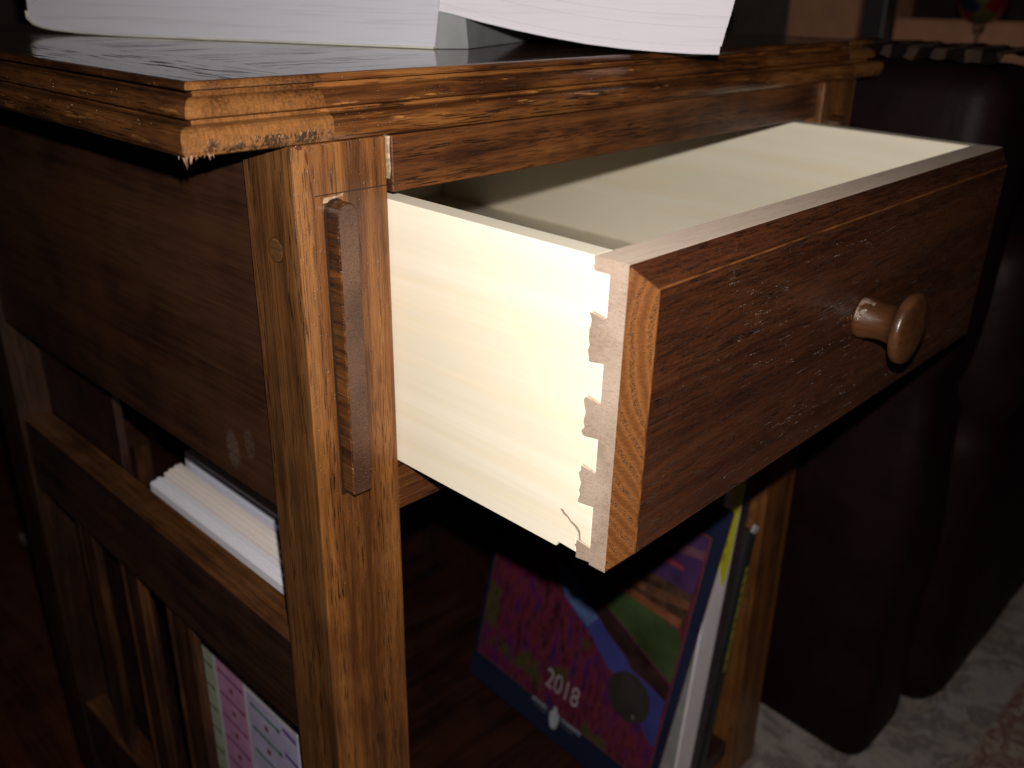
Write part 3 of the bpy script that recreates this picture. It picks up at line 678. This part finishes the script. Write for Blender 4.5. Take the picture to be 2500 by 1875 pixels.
wb.part('page_block', slab(.1, .95, 4.2, 216, .02, .98), paper('binder_pages', (.6, .58, .58), 'x', .4))
g = lambda z: (z + 606.9)/(606.9 - 268)
def sk(pts, y, d): return prism([(at(f, g(z)), y, z) for f, z in pts], (0, d, 0))
st = wb.part('sticker', sk([(.36, -300), (.93, -300), (.92, -386), (.86, -402), (.74, -407), (.42, -386)], 1.2, .28), plain('sticker_yellow', (.72, .68, .03), .5, var=.08))
mk = None
for zz in (-349, -361, -373):
    for k in range(4):
        a = random.uniform(.42, .5); mk = merge(mk, sk([(a, zz - k*1.8), (a + .12, zz - 1.6 - k*1.8), (a + .13, zz - 2.6 - k*1.8), (a + .02, zz - 1.0 - k*1.8)], 1.0, .15))
wb.part('handwriting', mk, plain('pen_ink', (.10, .11, .02), .6), st)
nb, slab, at = leaning('dark_folder', 'dark purple brown folder spine between white binder and right leg', 'folder', 348.2, 364, 391.4, 407, -606.9, -262, 3, 220)
nb.part('spine', slab(0, 1, 3, 6), plain('folder_dark', (.045, .028, .035), .4, var=.3))
nb.part('cover_board', slab(.1, .95, 6.2, 220), plain('folder_side', (.03, .02, .026), .5))
yb_, slab, at = leaning('puzzle_book', 'black booklet with yellow lettered spine beside the right table leg', 'book', 364.8, 374, 404, 411.2, -606.9, -370, 1, 200)
yb_.part('spine', slab(0, 1, 1, 4), plain('booklet_black', (.012, .016, .014), .4))
yb_.part('page_block', slab(.1, .9, 4.1, 195, 0, .985), plain('booklet_pages', (.02, .02, .018), .6))
g = lambda z: (z + 606.9)/(606.9 - 370)
lt = None
z = -405
while z > -500:
    hgt = random.uniform(5, 11)
    lt = merge(lt, prism([(at(.3, g(z)), .9, z), (at(.82, g(z)), .9, z), (at(.78, g(z - hgt)), .9, z - hgt), (at(.28, g(z - hgt)), .9, z - hgt)], (0, .15, 0))); z -= hgt + random.uniform(.8, 2)
yb_.part('spine_lettering', lt, plain('spine_yellow', (.30, .28, .03), .5, var=.3, scale=200))
yb_.part('torn_corner', prism([(at(-.3, 1), .8, -371), (at(.4, 1), .8, -366.5), (at(1.25, 1), .8, -371), (at(1.1, .98), .8, -374), (at(.4, .98), .8, -375)], (0, 1.5, 0)), plain('torn_paper', (.5, .44, .44), .7))
yl = Thing('yellow_leaflet', 'thin yellow edged leaflet standing beside the right table leg', 'leaflet', (402, 110, -606.9))
yl.part('sheet', prism([(376.2, 12, -606.9), (377.6, 12, -606.9), (413.4, 12, -300), (412.0, 12, -300)], (0, 190, 0)), plain('leaflet_yellow', (.30, .28, .10), .5))

# ---------------------------------------------------------------- armchair
LEA = NT('dark_leather')
v = LEA.coords((1, 1, 1))
vo = LEA.add('ShaderNodeTexVoronoi'); LEA.put(vo.inputs['Vector'], v); vo.inputs['Scale'].default_value = 700
hh = LEA.math('ADD', LEA.math('MULTIPLY', vo.outputs['Distance'], .05), LEA.noise(v, 14, 4, .6))
LEA.out(LEA.ramp(LEA.noise(v, 20, 3), [(.3, (.0075, .003, .0036)), (.7, (.015, .006, .0075))]), .5, LEA.bump(hh, .45, .004), .10); LEA = LEA.m
AC = Thing('armchair', 'very dark leather armchair standing close beside the table', 'armchair', (800, 200, -H + 8))
def puff(x0, x1, y0, y1, z0, z1, bev, amp, seed, crease=None):
    b = box(x0, x1, y0, y1, z0, z1, bev, 4)
    bmesh.ops.subdivide_edges(b, edges=[e for e in b.edges if e.calc_length() > 70], cuts=26 if crease else 7, use_grid_fill=True)
    from mathutils import noise
    b.normal_update()
    for w in b.verts:
        n = w.normal.copy(); d = amp*noise.noise(w.co*.009 + Vector((seed, 0, 0)))
        if crease is not None:
            zc = crease + 14*noise.noise(Vector((w.co.x*.012, w.co.y*.012, seed)))
            d -= 9*math.exp(-((w.co.z - zc)/11)**2)
            g = max(0, 1 - abs(w.co.z - zc + 50)/110); d += g*5*noise.noise(Vector((w.co.x*.035 + w.co.y*.035, w.co.z*.007, seed + 3)))
            if w.co.z > zc: d += 4*math.sin(math.pi*min(1, max(0, (w.co.z - zc)/(z1 - zc))))
        w.co += n*d
    return b
AC.part('arm', puff(516, 618, -80, 760, -H + 9, -14, 22, 5, 1, -270), LEA, smooth=True)
AC.part('front_panel', puff(627, 1180, -100, -20, -H + 9, -150, 34, 5, 5, -330), LEA, smooth=True)
AC.part('seat', puff(622, 1180, -15, 600, -420, -165, 30, 6, 9), LEA, smooth=True)
AC.part('backrest', puff(622, 1180, 610, 760, -560, -60, 30, 8, 14), LEA, smooth=True)
AC.part('arm', puff(1186, 1290, -80, 760, -H + 9, -60, 26, 5, 18), LEA, smooth=True)
# throw lying over the arm
tb = bmesh.new(); NX, NY = 14, 64; rows = []
TH = []
for j in range(NY + 1):
    y = -92 + j*4.0 if False else -78 + 150*j/NY
    r = []
    for i in range(NX + 1):
        u = i/NX; x = 507.5 + 118*u
        ed = min(u, 1 - u)
        z = -5.0 - 6.5*max(0, 1 - ed/.08)**2 + .8*math.sin(y*.13 + x*.05) + .8*math.sin(y*.37 + x*.11)
        r.append(tb.verts.new((x, y, z)))
    rows.append(r)
for A_, B_ in zip(rows, rows[1:]):
    for i in range(NX):
        f = tb.faces.new((A_[i], A_[i+1], B_[i+1], B_[i])); f.smooth = True
bmesh.ops.solidify(tb, geom=tb.faces[:], thickness=2.5)
t = NT('striped_throw')
tc = t.add('ShaderNodeTexCoord'); sx = t.add('ShaderNodeSeparateXYZ'); t.put(sx.inputs[0], tc.outputs['Object'])
ph_ = t.math('ADD', t.math('MULTIPLY', sx.outputs[1], 300), t.math('ADD', t.math('MULTIPLY', sx.outputs[0], -60), t.math('MULTIPLY', t.noise(t.coords((1, 1, 1), False), 24, 2), 7)))
k = t.step(t.math('SINE', ph_), .1, .45)
t.out(t.mix(k, (.035, .02, .016), (.21, .135, .10)), .85, t.bump(t.noise(t.coords((1, 1, 1), False), 1600, 2), .5, .001), .15)
solo('throw_blanket', tb, t.m, 'dark and cream striped throw folded over the armchair arm', 'blanket', (560, 0, -12))

# ---------------------------------------------------------------- far side table with boxes and a goblet
ST = Thing('side_table', 'dark side table behind the armchair carrying cardboard boxes and goblet', 'side table', (1420, 330, -H + 8))
DK = oak('dark_table_wood', 'x', (.02, .008, .004), (.04, .015, .008), (.06, .024, .011))
ST.part('tabletop', box(1310, 1700, 40, 800, -120, -95, 3), DK)
for x in (1320, 1650):
    for y in (50, 750): ST.part('leg', box(x, x + 40, y, y + 40, -H + 8, -120.3, 2), DK)
CARD = plain('cardboard', (.62, .29, .165), .75, var=.12, scale=30)
def carton(lab, x0, x1, y0, y1, z1):
    c_ = Thing('cardboard_box', lab, 'box', ((x0 + x1)/2, (y0 + y1)/2, -95), 'cardboard boxes on the far table')
    c_.part('carton', box(x0, x1, y0, y1, -94.9, z1, 1.5), CARD)
    c_.part('flap', box(x0 + 2, (x0 + x1)/2 - 1, y0 + 2, y1 - 2, z1 + .2, z1 + 2.6, .4), CARD)
    c_.part('flap', box((x0 + x1)/2 + 1, x1 - 2, y0 + 2, y1 - 2, z1 + .2, z1 + 2.6, .4), CARD)
carton('taller brown cardboard box left of the grey post', 1350, 1560, 430, 555, 60)
carton('long low brown cardboard box behind the clear goblet', 1362, 1500, 70, 372, -9)
gp = Thing('metal_post', 'dark grey square post standing between two brown cardboard boxes', 'post', (1350, 392, -95))
gp.part('shaft', box(1330, 1370, 376, 414, -89, 400, 2), plain('grey_metal', (.06, .052, .055), .4)); gp.part('foot', box(1320, 1380, 366, 420, -94.9, -89.2, 1.5), plain('grey_metal_foot', (.06, .052, .055), .4))
solo('folding_screen', box(1420, 1440, 570, 900, -H + 8, 500, 2), plain('screen_cloth', (.10, .075, .065), .8), 'dull grey brown screen standing left of the cardboard boxes', 'screen', (1430, 735, -H + 8))
# goblet
GL = NT('clear_glass'); GL.b.inputs['Transmission Weight'].default_value = 1.0; GL.b.inputs['IOR'].default_value = 1.45
GL.out((.93, .9, .92), .06, GL.bump(GL.noise(GL.coords((1, 1, 1)), 120, 2), .4, .002))
gx, gy = 1316 + 28, 186 - 110
GX, GY = 1345, 160
GB = Thing('goblet', 'clear stemmed goblet with blue yellow and red painted bowl', 'goblet', (1338, 234, -95))
gy = 234
ao = (1338, gy, -94.9)
ST2 = plain
GB.part('stem', lathe([(0, 0), (26, 0), (27, 2), (20, 4), (8, 9), (4.5, 20), (4, 36), (4.6, 48), (7.2, 54), (4.8, 60), (5, 70), (9, 76), (11, 80), (8, 84), (0, 85)], ao, (0, 0, 1), 28), GL.m, smooth=True)
bowl = lathe([(8, 84.2), (18, 88), (28, 96), (34, 108), (36, 124), (35, 150), (34, 165), (32.5, 165), (33, 140), (33, 112), (26, 99), (16, 91), (0, 89)], ao, (0, 0, 1), 36)
tt = NT('painted_bowl')
tc = tt.add('ShaderNodeTexCoord'); vo = tt.add('ShaderNodeTexVoronoi'); tt.put(vo.inputs['Vector'], tc.outputs['Object']); vo.inputs['Scale'].default_value = 32
sp = tt.add('ShaderNodeSeparateColor'); tt.put(sp.inputs[0], vo.outputs['Color'])
rp = tt.add('ShaderNodeValToRGB'); tt.put(rp.inputs[0], sp.outputs[0]); rp.color_ramp.interpolation = 'CONSTANT'
e = rp.color_ramp.elements
e[0].position = 0; e[0].color = (.015, .026, .038, 1); e[1].position = .4; e[1].color = (.10, .075, .025, 1); x = e.new(.7); x.color = (.17, .008, .018, 1)
tt.out(rp.outputs[0], .2)
GB.part('bowl', bowl, tt.m, smooth=True)
